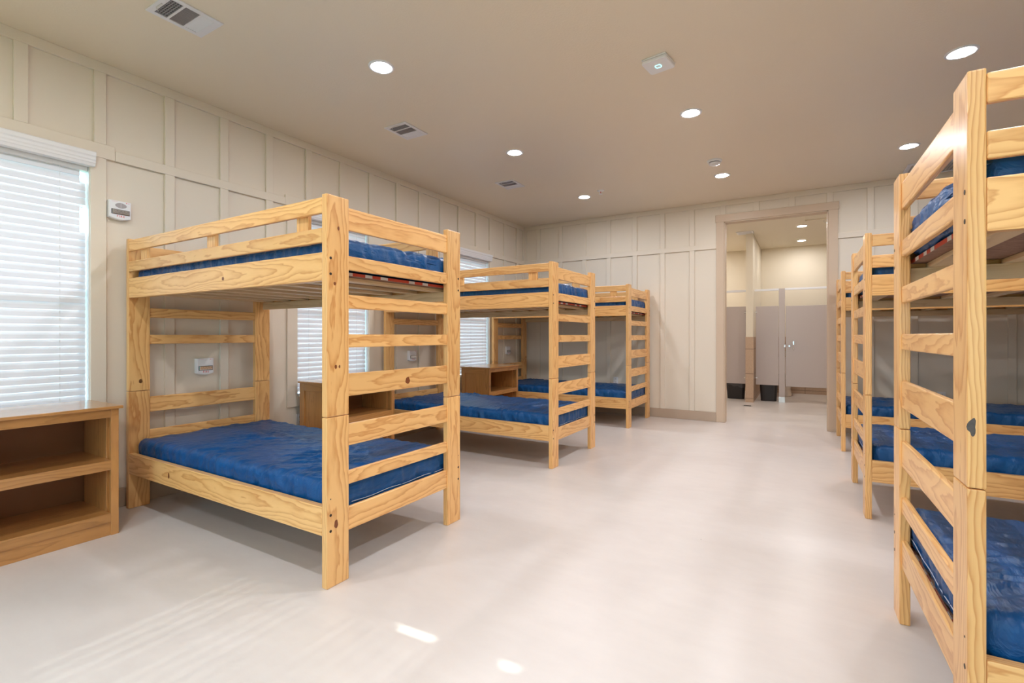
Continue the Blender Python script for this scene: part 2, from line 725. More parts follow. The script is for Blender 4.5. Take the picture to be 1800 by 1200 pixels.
# plain battens on the two walls out of view
mb = MB()
mb.box(XR - T, YF, 3.046, XR, YB, H)
mb.box(XR - T, YF, 2.453, XR, YB, 2.522)
mb.box(XL, YF, 3.046, XR, YF + T, H)
mb.box(XL, YF, 2.453, XR, YF + T, 2.522)
k = YF + 0.3
while k < YB:
    mb.box(XR - T, k, 0.135, XR, k + 0.068, 3.046)
    k += 0.415
k = XL + 0.3
while k < XR:
    if not any(k + 0.068 > a and k < b for a, b in FILL_WINS):
        mb.box(k, YF, 0.135, k + 0.068, YF + T, 3.046)
    k += 0.415
struct(mb, 'trim_3', M['trim'])

struct(MB().box(XL, YF, 0, XL + 0.015, YB, 0.135, 0.003, 1), 'baseboard_left', M['baseboard'])
mb = MB().box(XL, YB - 0.015, 0, DX0 - 0.1, YB, 0.135, 0.003, 1).box(DX1 + 0.1, YB - 0.015, 0, XR, YB, 0.135, 0.003, 1)
struct(mb, 'baseboard_back', M['baseboard'])
struct(MB().box(XR - 0.015, YF, 0, XR, YB, 0.135), 'baseboard_right', M['baseboard'])
struct(MB().box(XL, YF, 0, XR, YF + 0.015, 0.135), 'baseboard_front', M['baseboard'])

# doorway casing and jambs
mb = MB()
mb.box(DX0 - 0.102, YB - 0.022, 0, DX0, YB, DZ, 0.002, 1)
mb.box(DX1, YB - 0.022, 0, DX1 + 0.102, YB, DZ, 0.002, 1)
mb.box(DX0 - 0.112, YB - 0.026, DZ, DX1 + 0.112, YB, DZ + 0.10, 0.002, 1)
mb.box(DX0 - 0.001, YB - 0.01, 0, DX0 + 0.014, YB + WT + 0.005, DZ)
mb.box(DX1 - 0.014, YB - 0.01, 0, DX1 + 0.001, YB + WT + 0.005, DZ)
mb.box(DX0, YB - 0.01, DZ - 0.014, DX1, YB + WT + 0.005, DZ + 0.001)
struct(mb, 'door_1', M['casing'])

# windows: casing boards on the wall, vinyl frame and pane at the outer face
for i, (a, b) in enumerate(WINS):
    mb = MB()
    mb.box(XL, a - 0.108, WZ0 - 0.10, XL + 0.019, a, 2.453, 0.002, 1)
    mb.box(XL, b, WZ0 - 0.10, XL + 0.019, b + (0.089 if i == 1 else 0.07), 2.453, 0.002, 1)
    mb.box(XL, a, WZ0 - 0.10, XL + 0.019, b, WZ0, 0.002, 1)
    mb.box(XL, a, WZ1, XL + 0.019, b, 2.453, 0.002, 1)
    w = struct(mb, 'window_%d' % (i + 1), M['trim'])
    mb = MB()
    xo = XL - 0.115
    mb.box(xo - 0.03, a, WZ0, xo + 0.01, a + 0.035, WZ1)
    for yy0, yy1 in ((a, a + 0.004), (b - 0.004, b)):
        mb.box(xo + 0.01, yy0, WZ0, XL - 0.001, yy1, WZ1)
    mb.box(xo + 0.01, a, WZ0, XL - 0.001, b, WZ0 + 0.004)
    if i == 1:
        for z0, z1 in ((0.70, 1.94), (2.115, 2.29)):  # stile split on purpose, its openings shaped to pass the sun patches
            mb.box(xo - 0.03, b - 0.050, z0, xo + 0.01, b, z1)
    else:
        mb.box(xo - 0.03, b - 0.050, WZ0, xo + 0.01, b, WZ1)
    mb.box(xo - 0.03, a, WZ0, xo + 0.01, b, WZ0 + 0.02).box(xo - 0.03, a, WZ1 - 0.012, xo + 0.01, b, WZ1)
    mb.box(xo - 0.03, a, 1.49, xo + 0.01, b, 1.53)
    mb.build('window_frame', M['white'], w)
    MB().box(xo - 0.012, a + 0.01, WZ0 + 0.01, xo - 0.008, b - 0.01, WZ1 - 0.01).build('pane', M['glass'], w)
for i, (a, b) in enumerate(FILL_WINS):  # unseen added windows, put in so daylight brightens walls and ceiling
    mb = MB()
    mb.box(a - 0.1, YF, WZ0 - 0.1, a, YF + 0.019, WZ1 + 0.07).box(b, YF, WZ0 - 0.1, b + 0.1, YF + 0.019, WZ1 + 0.07)
    mb.box(a, YF, WZ0 - 0.1, b, YF + 0.019, WZ0).box(a, YF, WZ1, b, YF + 0.019, WZ1 + 0.07)
    w = struct(mb, 'window_%d' % (i + 5), M['trim'])
    yo = YF - 0.115
    mb = MB().box(a, yo - 0.02, WZ0, a + 0.035, yo + 0.02, WZ1).box(b - 0.035, yo - 0.02, WZ0, b, yo + 0.02, WZ1)
    mb.box(a, yo - 0.02, WZ0, b, yo + 0.02, WZ0 + 0.035).box(a, yo - 0.02, WZ1 - 0.035, b, yo + 0.02, WZ1).box(a, yo - 0.02, 1.49, b, yo + 0.02, 1.53)
    mb.build('window_frame', M['white'], w)
    MB().box(a + 0.01, yo - 0.002, WZ0 + 0.01, b - 0.01, yo + 0.002, WZ1 - 0.01).build('pane', M['glass'], w)
struct(MB().box(-60, -40, -0.4, XL - 0.16, 60, -0.3).box(XL - 0.16, -40, -0.4, 60, YF - 0.16, -0.3), 'ground', M['lawn'])

# ------------------------------------------------------------------ washroom beyond the doorway
WX0, WX1 = -3.2, 2.6
struct(MB().box(WX0, YB + WT, H, WX1, YB2 + 0.12, H + 0.12), 'ceiling_washroom', M['cream'])
mb = MB().box(WX0, YB2, 1.2, WX1, YB2 + 0.12, H, mi=0).box(WX0, YB2 - 0.008, 0, WX1, YB2 + 0.12, 1.2, mi=1)
struct(mb, 'wall_washroom_back', [M['cream'], M['tile']])
struct(MB().box(WX0 - 0.12, YB + WT, 0, WX0, YB2 + 0.12, H), 'wall_washroom_left', M['cream'])
struct(MB().box(WX1, YB + WT, 0, WX1 + 0.12, YB2 + 0.12, H), 'wall_washroom_right', M['cream'])
struct(MB().box(WX0, YB + WT, 0, DX0 - 0.02, YB + WT + 0.01, H).box(DX1 + 0.02, YB + WT, 0, WX1, YB + WT + 0.01, H), 'wall_washroom_front', M['cream'])
mb = MB().box(-0.893, 9.91, 1.2, -0.775, YB2, H, mi=0).box(-0.900, 9.902, 0, -0.768, YB2, 1.2, 0.002, 1, mi=1)
struct(mb, 'wall_washroom_stub', [M['cream'], M['tile']])

# toilet partitions
t = thing('toilet_partition', 'taupe washroom stall panel left of the tiled wall end', 'partition', (-1.08, 10.2, 0))
MB().box(-0.9, -0.012, 0.311, 0.175, 0.012, 1.778, 0.003, 1).build('panel', M['part'], t)
MB().box(-0.9, -0.016, 2.052, 0.18, 0.016, 2.092, 0.002, 1).build('head_rail', M['alu'], t)
MB().box(0.13, -0.02, 0.42, 0.18, 0.02, 0.435).box(0.13, -0.02, 1.655, 0.18, 0.02, 1.67).build('bracket', M['chrome'], t)
t = thing('toilet_partition', 'taupe washroom stall panel and post between tiled wall end and latched door', 'partition', (-0.32, 10.2, 0))
MB().box(-0.430, -0.012, 0.307, -0.055, 0.012, 1.772, 0.003, 1).build('panel', M['part'], t)
MB().box(-0.050, -0.016, 0.09, 0.047, 0.016, 2.09, 0.003, 1).build('pilaster', M['part'], t)
MB().box(-0.053, -0.02, 0.0, 0.05, 0.02, 0.10, 0.002, 1).build('shoe', M['steel'], t)
MB().box(-0.45, -0.017, 2.056, -0.050, 0.017, 2.092, 0.002, 1).build('head_rail', M['alu'], t)
MB().box(-0.45, -0.02, 1.655, -0.405, 0.02, 1.67).box(-0.45, -0.02, 0.425, -0.40, 0.02, 0.44).build('bracket', M['chrome'], t)
t = thing('partition_rail', 'white head rail running above the latched stall door', 'rail', (-0.273, 10.2, 2.074))
MB().box(0.0, -0.017, -0.018, 1.55, 0.017, 0.018, 0.002, 1).build('rail', M['alu'], t)
t = thing('stall_door', 'taupe washroom stall door with chrome latch and coat hook', 'door', (-0.26, 10.2, 0))
MB().box(0.0, -0.012, 0.296, 0.86, 0.012, 1.767, 0.003, 1).build('door_panel', M['part'], t)
mb = MB().cyl((0.058, -0.022, 1.034), 0.017, 0.02, 'Y', 24, bev=0.003)
mb.build('latch_knob', M['chrome'], t)
mb = MB().box(0.112, -0.03, 1.05, 0.135, -0.012, 1.125, 0.004).tube([(0.123, -0.03, 1.06), (0.123, -0.055, 1.02), (0.123, -0.06, 0.985), (0.123, -0.045, 0.955), (0.123, -0.03, 0.965)], 0.006)
mb.build('coat_hook', M['chrome'], t)
MB().box(-0.028, -0.03, 1.01, -0.002, -0.012, 1.06, 0.003).build('strike', M['chrome'], t)
MB().cyl((-0.006, 0, 0.9), 0.006, 0.10, 'Z', 12).cyl((-0.006, 0, 0.5), 0.006, 0.05, 'Z', 12).build('hinge_pin', M['chrome'], t)


def bin_(x, y, w, label, bag):
    t = thing('waste_bin', label, 'bin', (x, y, 0), 0, 'black waste bins under the stall panels')
    b = bmesh.new()
    def ring(hw, hd, z, n=28):
        vs = []
        for k in range(n):
            a = 2 * PI * k / n
            c, s = math.cos(a), math.sin(a)
            p = 5.0
            rr = (abs(c) ** p + abs(s) ** p) ** (-1 / p)
            vs.append(b.verts.new((hw * c * rr, hd * s * rr, z)))
        return vs
    R = [ring(w * 0.43, 0.10, 0.0), ring(w * 0.435, 0.103, 0.006), ring(w * 0.5, 0.125, 0.34), ring(w * 0.52, 0.135, 0.345),
         ring(w * 0.52, 0.135, 0.36), ring(w * 0.49, 0.12, 0.36), ring(w * 0.42, 0.095, 0.012)]
    for p, q in zip(R, R[1:]):
        for k in range(len(p)):
            b.faces.new((p[k], p[(k + 1) % len(p)], q[(k + 1) % len(q)], q[k]))
    b.faces.new(R[0][::-1])
    b.faces.new(R[-1])
    bmesh.ops.recalc_face_normals(b, faces=b.faces)
    m = MB()
    m._merge(b)
    m.build('bin_body', M['black'], t)
    if bag:
        b = bmesh.new()
        A, B_ = [], []
        n = 60
        for k in range(n):
            a = 2 * PI * k / n
            c, s = math.cos(a), math.sin(a)
            rr = (abs(c) ** 5 + abs(s) ** 5) ** (-1 / 5)
            wv = 0.012 * math.sin(9 * a + 1) + 0.02 * math.sin(2 * a)
            A.append(b.verts.new((w * 0.535 * c * rr, 0.148 * s * rr, 0.35)))
            B_.append(b.verts.new((w * (0.53 + 0.01 * math.sin(13 * a)) * c * rr, (0.146 + 0.004 * math.sin(11 * a)) * s * rr, 0.25 + wv)))
        D = [b.verts.new(v.co * 1 + Vector((-v.co.x * 0.08, -v.co.y * 0.1, 0.02))) for v in A]
        for k in range(n):
            j = (k + 1) % n
            b.faces.new((A[k], A[j], B_[j], B_[k]))
            b.faces.new((D[k], D[j], A[j], A[k]))
        m = MB()
        m._merge(b)
        o = m.build('bin_liner', M['bag'], t)
        md = o.modifiers.new('thick', 'SOLIDIFY')
        md.thickness = 0.002
    return t


bin_(-1.115, 10.42, 0.34, 'black waste bin with loose liner left of the tiled wall end', True)
bin_(-0.545, 10.36, 0.30, 'black waste bin showing between tiled wall end and stall post', False)

# toilet (only its foot shows below the stall door)
t = thing('toilet', 'pale floor-mounted toilet foot glimpsed under the stall door', 'toilet', (-0.30, 11.35, 0))
mb = MB()
prof = []
b = bmesh.new()
R = []
for z, hx, hy, cy in ((0, 0.12, 0.26, 0.10), (0.03, 0.118, 0.255, 0.10), (0.14, 0.095, 0.22, 0.12), (0.24, 0.12, 0.25, 0.10), (0.34, 0.175, 0.30, 0.05), (0.39, 0.185, 0.31, 0.04), (0.40, 0.17, 0.29, 0.04)):
    R.append([b.verts.new((hx * math.cos(2 * PI * k / 32), cy + hy * math.sin(2 * PI * k / 32), z)) for k in range(32)])
for p, q in zip(R, R[1:]):
    for k in range(32):
        f = b.faces.new((p[k], p[(k + 1) % 32], q[(k + 1) % 32], q[k]))
        f.smooth = True
b.faces.new(R[0][::-1])
b.faces.new(R[-1])
mb._merge(b)
mb.build('bowl', M['porcelain'], t)
mb = MB().box(-0.2, 0.34, 0.38, 0.2, 0.54, 0.74, 0.02).box(-0.21, 0.33, 0.74, 0.21, 0.55, 0.775, 0.012)
mb.build('tank', M['porcelain'], t)
mb = MB()
mb.prism([(0.18 * math.cos(a * PI / 16), 0.04 + 0.30 * math.sin(a * PI / 16)) for a in range(32)], 0.402, 0.425, 'XY', bev=0.006)
mb.build('seat', M['porcelain'], t)

# floor drain, ceiling register and hatch in the washroom
o = MB().cyl((0, 0, 0.002), 0.078, 0.004, 'Z', 32, bev=0.001)
for k in range(-3, 4):
    o.box(-0.055, k * 0.016 - 0.003, 0.004, 0.055, k * 0.016 + 0.003, 0.005, mi=1)
o = o.build('floor_drain', [M['steel'], M['dark']])
o.location = (-0.82, 9.37, 0)
tag(o, 'small round metal floor drain in front of the tiled wall end', 'drain')

t = thing('exhaust_grille', 'pale square exhaust grille on washroom ceiling above tiled wall end', 'vent', (-0.90, 9.853, H))
MB().box(-0.14, -0.13, -0.012, 0.14, 0.13, 0.0, 0.004).build('frame', M['alu'], t)
mb = MB()
for k in range(9):
    mb.box(-0.11, -0.10 + k * 0.024, -0.016, 0.11, -0.09 + k * 0.024, -0.011)
mb.build('louvres', M['alu'], t)
t = thing('attic_hatch', 'pale ceiling hatch with wooden trim and ring pull seen through doorway', 'hatch', (0.35, 8.98, H))
mb = MB().box(-0.38, 0.30, -0.018, 0.6, 0.37, 0.0, 0.003).box(-0.38, -0.5, -0.018, -0.31, 0.30, 0.0, 0.003)
mb.box(0.53, -0.5, -0.018, 0.6, 0.30, 0.0, 0.003).box(-0.31, -0.5, -0.018, 0.53, -0.43, 0.0, 0.003)
mb.build('hatch_frame', M['cream'], t)
MB().box(-0.14, -0.43, -0.006, 0.53, 0.22, 0.0, 0.002).build('hatch_panel', M['cream'], t)
mb = MB().tube([(-0.03 + 0.022 * math.cos(a * PI / 10), 0.335, -0.045 + 0.022 * math.sin(a * PI / 10)) for a in range(20)], 0.003, closed=True)
mb.build('ring_pull', M['steel'], t)

# ================================================================== CEILING LIGHTS, VENTS, DEVICES
def lamp(x, y, label, lens):
    t = thing('ceiling_light', label, 'light', (x, y, H), 0, 'recessed ceiling lights')
    MB().lathe([(0.064, -0.001), (0.066, -0.006), (0.080, -0.008), (0.088, -0.005), (0.090, 0.0)]).build('trim_ring', M['white'], t)
    MB().lathe([(0.0, -0.0075), (0.045, -0.007), (0.066, -0.004)]).build('lens', M[lens], t)


LX, LY = (-2.552, -0.8135, 0.913), (4.326, 6.195)
lamp(-2.545, 2.467, 'round recessed ceiling light above the first bunk, closest to large vent', 'lens')
lamp(LX[0], LY[0], 'round recessed ceiling light between the two small ceiling vents', 'lens')
lamp(LX[0], LY[1], 'round recessed ceiling light beside the sprinkler head', 'lens')
lamp(LX[1], LY[0], 'round recessed ceiling light between the wireless device and smoke detector', 'lens')
lamp(LX[1], LY[1], 'round recessed ceiling light just beyond the smoke detector', 'lens')
lamp(LX[2], LY[0], 'large round recessed ceiling light above the tall bunk with torn knot', 'lens')
lamp(LX[2], LY[1], 'round recessed ceiling light near the ceiling return grille', 'lens')
for x, y in ((-0.8135, 2.46), (0.913, 2.46), (LX[0], 0.595), (LX[1], 0.595), (LX[2], 0.595), (LX[0], -1.27), (LX[1], -1.27), (LX[2], -1.27)):
    lamp(x, y, 'round recessed ceiling light behind or above the viewer', 'lens')
lamp(-0.005, 9.76, 'recessed washroom ceiling light closer to the hatch', 'lensb')
lamp(-0.010, 11.24, 'recessed washroom ceiling light closer to the far wall', 'lensb')
lamp(-0.010, 8.28, 'recessed washroom ceiling light just inside the doorway', 'lensb')
lamp(-1.75, 10.9, 'added unseen washroom ceiling light above the hidden stall', 'lensb')  # lamp added out of view to brighten the washroom's left side
lamp(-2.1, 9.0, 'unseen recessed washroom ceiling light above the hidden side', 'lensb')
lamp(-2.5, 11.2, 'added unseen washroom ceiling light in the hidden far corner', 'lensb')  # another added lamp, out of view, lifting the dim left part


def register(x, y, label):
    t = thing('ceiling_vent', label, 'vent', (x, y, H), 0, 'supply vents along the windowed side of the ceiling')
    hx, hy = 0.129, 0.153
    mb = MB()
    mb.box(-hx, -hy, -0.008, -hx + 0.03, hy, 0.0, 0.002).box(hx - 0.03, -hy, -0.008, hx, hy, 0.0, 0.002)
    mb.box(-hx + 0.029, -hy, -0.008, hx - 0.029, -hy + 0.034, 0.0, 0.002).box(-hx + 0.029, hy - 0.044, -0.008, hx - 0.029, hy, 0.0, 0.002)
    mb.box(-hx + 0.029, -0.056, -0.008, hx - 0.029, -0.044, 0.0).box(-hx + 0.029, 0.034, -0.008, hx - 0.029, 0.046, 0.0)
    mb.build('frame', M['vent'], t)
    MB().box(-hx + 0.02, -hy + 0.02, -0.001, hx - 0.02, hy - 0.02, 0.0).build('duct_opening', M['ventdark'], t)
    mb = MB()
    for k in range(5):                                               # near blades run across
        y0 = -hy + 0.040 + k * 0.014
        mb.box(-0.098, y0, -0.006, 0.098, y0 + 0.002, -0.001)
    for k in range(9):
        x0 = -0.09 + k * 0.0225
        mb.box(x0, -hy + 0.034, -0.004, x0 + 0.002, -0.056, -0.001)
    for k in range(15):                                              # middle blades run along
        x0 = -0.094 + k * 0.0134
        mb.box(x0, -0.044, -0.007, x0 + 0.003, 0.034, -0.001)
    mb.build('blades', M['grey'], t)
    mb = MB()
    for k in range(5):
        y0 = 0.047 + k * 0.0125
        mb.prism([(y0, -0.0012), (y0 + 0.0115, -0.0072), (y0 + 0.0115, -0.0060), (y0, -0.0002)], -0.098, 0.098, 'YZ')
    mb.build('angled_blades', M['vent'], t)
    MB().box(-0.045, -hy + 0.018, -0.011, 0.02, -hy + 0.024, -0.007).tube([(-0.045, -hy + 0.021, -0.01), (-0.052, -hy + 0.035, -0.02)], 0.003).build('lever', M['steel'], t)


register(-3.140, 1.481, 'large white ceiling vent above the first bookcase')
register(-3.139, 3.352, 'small white ceiling vent in the middle of its row')
register(-3.137, 5.202, 'small white ceiling vent closest to the doorway wall')

t = thing('return_grille', 'pale grey ceiling return grille beyond the lights over the opposite bunks', 'vent', (1.40, 7.10, H))
mb = MB().box(-0.40, -0.25, -0.014, -0.36, 0.24, 0.0, 0.003).box(0.36, -0.25, -0.014, 0.40, 0.24, 0.0, 0.003)
mb.box(-0.36, -0.25, -0.014, 0.36, -0.21, 0.0, 0.003).box(-0.36, 0.20, -0.014, 0.36, 0.24, 0.0, 0.003)
mb.build('frame', M['vent'], t)
mb = MB()
for k in range(24):
    x0 = -0.355 + k * 0.03
    mb.prism([(x0, -0.010), (x0 + 0.016, -0.002), (x0 + 0.018, -0.002), (x0 + 0.002, -0.010)], -0.21, 0.20, 'XZ')
mb.build('louvres', M['grey'], t)

t = thing('wireless_access_point', 'white rounded-square ceiling device with glowing cyan ring', 'wireless device', (-0.853, 3.398, H), math.radians(-8.5))
MB().box(-0.085, -0.088, -0.012, 0.085, 0.088, 0.0, 0.004).build('mounting_base', M['white'], t)


def rsq(h, r, n=6):
    pts = []
    for cx, cy, a0 in ((h - r, h - r, 0), (-h + r, h - r, 90), (-h + r, -h + r, 180), (h - r, -h + r, 270)):
        for k in range(n + 1):
            a = math.radians(a0 + 90 * k / n)
            pts.append((cx + r * math.cos(a), cy + r * math.sin(a)))
    return pts


MB().prism(rsq(0.088, 0.022), -0.034, -0.014, 'XY', bev=0.004).build('cover', M['white'], t)
MB().tube([(x, y, -0.0345) for x, y in rsq(0.019, 0.010, 4)], 0.0028, closed=True).build('status_ring', M['led'], t)

t = thing('smoke_detector', 'round white smoke detector on the ceiling', 'smoke detector', (-0.814, 5.632, H))
MB().lathe([(0.075, 0), (0.075, -0.012), (0.068, -0.022), (0.0, -0.022)]).build('base', M['white'], t)
MB().lathe([(0.058, -0.022), (0.056, -0.030), (0.0, -0.030)]).build('sensing_chamber', M['ventdark'], t)
MB().lathe([(0.060, -0.029), (0.057, -0.040), (0.040, -0.050), (0.0, -0.052)]).build('cap', M['white'], t)
t = thing('sprinkler_head', 'small white ceiling sprinkler head', 'sprinkler', (-2.255, 6.03, H))
MB().lathe([(0.046, 0), (0.046, -0.006), (0.030, -0.012), (0.018, -0.018), (0.0, -0.014)]).build('escutcheon', M['white'], t)
mb = MB().tube([(-0.012, 0, -0.012), (-0.015, 0, -0.03), (-0.004, 0, -0.045)], 0.003).tube([(0.012, 0, -0.012), (0.015, 0, -0.03), (0.004, 0, -0.045)], 0.003)
mb.cyl((0, 0, -0.047), 0.024, 0.004, 'Z', 20)
mb.build('deflector', M['white'], t)
MB().cyl((0, 0, -0.028), 0.004, 0.03, 'Z', 10).build('bulb', M['red'], t)


# fire alarm strobes on the left wall
def strobe(y, z, label, grille):
    t = thing('fire_alarm', label, 'fire alarm', (XL, y, z), 0, 'fire alarm strobes on the windowed wall')
    w, h = 0.064, 0.066
    pts = [(-w, h), (w, h)] + [(w - 2 * w * k / 12, -h + 0.014 - 0.014 * math.sin(PI * k / 12)) for k in range(13)]
    mb = MB().prism(pts[::-1], 0.001, 0.045, 'YZ', bev=0.004)
    mb.build('housing', M['white'], t)
    if grille:
        g = [(0.034 * math.copysign(abs(math.cos(a)) ** 1.3, math.cos(a)) + 0.004, 0.034 + 0.019 * math.sin(a)) for a in [2 * PI * k / 28 for k in range(28)]]
        s = MB().prism(g, 0.0440, 0.0462, 'YZ').build('speaker_grille', M['grey'], t)
        MB().box(0.046, 0.003, 0.016, 0.047, 0.0045, 0.052).build('rib', M['white'], s)
    # strobe lens: bezel, clear bowl and reflector lumps
    MB().box(0.043, -0.052, -0.030, 0.0475, 0.056, 0.006, 0.006, 3).build('bezel', M['ventdark'], t)
    mb = MB().box(0.045, -0.048, -0.027, 0.052, 0.052, 0.003, 0.006, 3)
    rnd = random.Random(int(y * 10))
    for k in range(9):
        mb.lathe([(0.0, 0.006), (0.004, 0.004), (0.006 + 0.002 * rnd.random(), 0.0)], (0, 0, 0), 8) if False else None
        cy = -0.040 + k * 0.0105
        mb.cyl((0.052, cy, -0.012 + 0.007 * (-1) ** k), 0.0055, 0.005, 'X', 7, r2=0.002)
    mb.build('strobe_lens', M['clear'], t)
    cu = bpy.data.curves.new('fire_lettering', 'FONT')
    cu.body = 'FIRE'
    cu.size = 0.020
    cu.extrude = 0.0004
    cu.space_character = 1.35
    cu.align_x = 'CENTER'
    cu.materials.append(M['red'])
    tmp = bpy.data.objects.new('lettering_source', cu)
    me = bpy.data.meshes.new_from_object(tmp)
    bpy.data.objects.remove(tmp)
    o = bpy.data.objects.new('fire_lettering', me)
    C.objects.link(o)
    o.parent = t
    o.location = (0.0455, 0.003, -0.0485)
    o.rotation_euler = (PI / 2, 0, PI / 2)
    MB().box(0.0452, -0.05, 0.0575, 0.0456, -0.016, 0.059).build('fine_print', M['pinkish'], t)
    MB().cyl((0.0453, 0.037, 0.058), 0.003, 0.001, 'X', 12).box(0.0452, 0.042, 0.057, 0.0456, 0.056, 0.0585).build('emblem', M['red'], t)


strobe(1.531, 2.106, 'white fire alarm with speaker grille beside the first window valance', True)
strobe(2.103, 0.972, 'white fire alarm under the top bunk of the first bed by the bookcase', False)
strobe(4.545, 0.972, 'white fire alarm behind the middle bed of the windowed side', False)
strobe(6.825, 0.980, 'white fire alarm behind the bed nearest the room corner', False)


# outlets
def outlet(loc, rz, label):
    t = thing('wall_outlet', label, 'outlet', loc, rz)
    MB().box(-0.038, -0.006, -0.058, 0.038, 0.0, 0.058, 0.003).build('cover_plate', M['white'], t)
    for s in (-1, 1):
        o = MB().box(-0.017, -0.009, s * 0.024 - 0.017, 0.017, -0.005, s * 0.024 + 0.017, 0.004).build('socket', M['white'], t)
        MB().box(-0.008, -0.0095, s * 0.024 - 0.004, -0.005, -0.0088, s * 0.024 + 0.008).box(0.005, -0.0095, s * 0.024 - 0.004, 0.008, -0.0088, s * 0.024 + 0.008).build('slots', M['dark'], o)


outlet((-2.522, YB, 0.516), 0, 'white wall outlet behind the lower bunk by the room corner')
outlet((1.389, YB, 0.512), 0, 'white wall outlet on doorway wall behind the opposite bunks')
outlet((XL, 2.99, 0.41), -PI / 2 + PI, 'white wall outlet below the window beside the second bookcase')


# ================================================================== WINDOW BLINDS
def blind(a, b, label, lowered, sun_notches=()):
    t = thing('window_blind', label, 'blind', (XL, (a + b) / 2, WZ0), 0, 'white slatted window blinds')
    hw = (b - a) / 2
    h = WZ1 - WZ0
    # stepped valance
    pr = [(0.0, h - 0.012), (0.052, h - 0.012), (0.056, h + 0.004), (0.060, h + 0.010), (0.060, h + 0.022), (0.064, h + 0.030),
          (0.064, h + 0.046), (0.070, h + 0.056), (0.070, h + 0.078), (0.064, h + 0.084), (0.0, h + 0.084)]
    MB().prism(pr, -hw - 0.015, hw + 0.015, 'XZ').build('valance', M['white'], t)
    MB().box(-0.065, -hw + 0.004, h - 0.04, -0.008, hw - 0.006, h - 0.002, 0.003).build('head_rail', M['white'], t)
    mb = MB()
    n = 0
    z = h - 0.052
    pitch = 0.0481
    while z > lowered + 0.03:
        zz = WZ0 + z
        r = hw - 0.012
        for g0, g1 in sun_notches:
            if g0 < zz < g1:
                r = hw - 0.042  # slat cut short here so sun slips past onto the floor
        c, s = -math.cos(math.radians(79)), math.sin(math.radians(79))
        w = 0.0262
        # outer edge up, inner edge down; slightly crowned
        top = (-0.036 + w * c, z + w * s)
        bot = (-0.036 - w * c, z - w * s)
        mid = (-0.036 + 0.0035 * s, z - 0.0035 * c)
        tk = 0.0028
        nx, nz = s * tk / 2, -c * tk / 2
        pts = [(top[0] + nx, top[1] + nz), (mid[0] + nx, mid[1] + nz), (bot[0] + nx, bot[1] + nz),
               (bot[0] - nx, bot[1] - nz), (mid[0] - nx, mid[1] - nz), (top[0] - nx, top[1] - nz)]
        mb.prism(pts, -hw + 0.006, r, 'XZ')
        z -= pitch
        n += 1
    mb.build('slats', M['slat'], t)
    MB().box(-0.060, -hw + 0.006, lowered, -0.012, hw - 0.034, lowered + 0.016, 0.004).build('bottom_rail', M['white'], t)
    mb = MB()
    for yy in (-hw + 0.15, 0.0, hw - 0.15):
        zz = h - 0.04
        while zz > lowered + 0.02:
            mb.box(-0.0165, yy - 0.0025, zz - 0.018, -0.0150, yy + 0.0025, zz)
            zz -= pitch
        mb.box(-0.0175, yy - 0.0006, lowered, -0.0165, yy + 0.0006, h - 0.04)
    mb.build('ladder_cords', M['white'], t)
    return t


blind(*WINS[0], 'white slatted blind on the window behind the viewer', 0.01)
blind(*WINS[1], 'large white slatted blind above the first bookcase, cut by the frame', 0.045, ((1.93, 2.12), (2.26, 2.36)))
blind(*WINS[2], 'white slatted blind seen behind the first bunk', 0.005)
blind(*WINS[3], 'white slatted blind seen between the first and middle bunks', 0.005)
mb = MB().tube([(0, 0, 0), (0, 0.002, -0.20), (0, 0.0, -0.46)], 0.004)
mb = mb.build('tilt_wand', M['white'])
mb.parent = [o for o in bpy.data.objects if o.name.startswith('window_blind')][2]
mb.location = (0.01, -0.30, 1.66)


# ================================================================== BOOKCASES
def bookcase(y0, label):
    w, d, zt = 0.775, 0.47, 0.791
    t = thing('bookcase', label, 'bookcase', (XL + 0.555 - d / 2, y0 + w / 2, 0), 0, 'low honey-stained bookcases under the windows')
    xf, xb = d / 2, -d / 2
    ya, yb = -w / 2, w / 2
    board('top', xb - 0.005, ya - 0.018, zt - 0.018, xf + 0.024, yb + 0.016, zt, t, 'honey', 0.005)
    MB_ = lambda: MB()
    for s in (-1, 1):
        yo = ya if s < 0 else yb
        yi = yo - s * 0.036
        # panelled side: stiles, rails and a sunk panel
        mb = MB()
        y_in = yo - s * 0.020
        mb.box(xb, yo, 0.0, xb + 0.065, y_in, zt - 0.018, 0.002, 1)
        mb.box(xf - 0.085, yo, 0.0, xf - 0.02, y_in, zt - 0.018, 0.002, 1)
        mb.box(xb + 0.065, yo, zt - 0.09, xf - 0.085, y_in, zt - 0.018, 0.002, 1)
        mb.box(xb + 0.065, yo, 0.0, xf - 0.085, y_in, 0.13, 0.002, 1)
        mb.box(xb + 0.060, yo - s * 0.012, 0.12, xf - 0.08, yi, zt - 0.08, 0.001, 1)
        grain(mb.build('side_panel', M['honey'], t))
        board('stile', xf - 0.02, yo, 0.0, xf, yo - s * 0.040, zt - 0.018, t, 'honey', 0.002)
    board('front_rail', xf - 0.02, ya + 0.04, 0.721, xf, yb - 0.04, zt - 0.018, t, 'honey', 0.002)
    board('front_rail', xf - 0.02, ya + 0.04, 0.080, xf, yb - 0.04, 0.136, t, 'honey', 0.002)
    board('toe_board', xf - 0.03, ya + 0.036, 0.0, xf - 0.008, yb - 0.036, 0.080, t, 'honey', 0.002)
    board('shelf', xb + 0.008, ya + 0.036, 0.400, xf - 0.001, yb - 0.036, 0.459, t, 'honey', 0.002)
    board('shelf', xb + 0.008, ya + 0.036, 0.112, xf - 0.02, yb - 0.036, 0.132, t, 'honey', 0.002)
    board('back_panel', xb, ya + 0.02, 0.02, xb + 0.008, yb - 0.02, zt - 0.02, t, 'backing', 0.001)
    return t


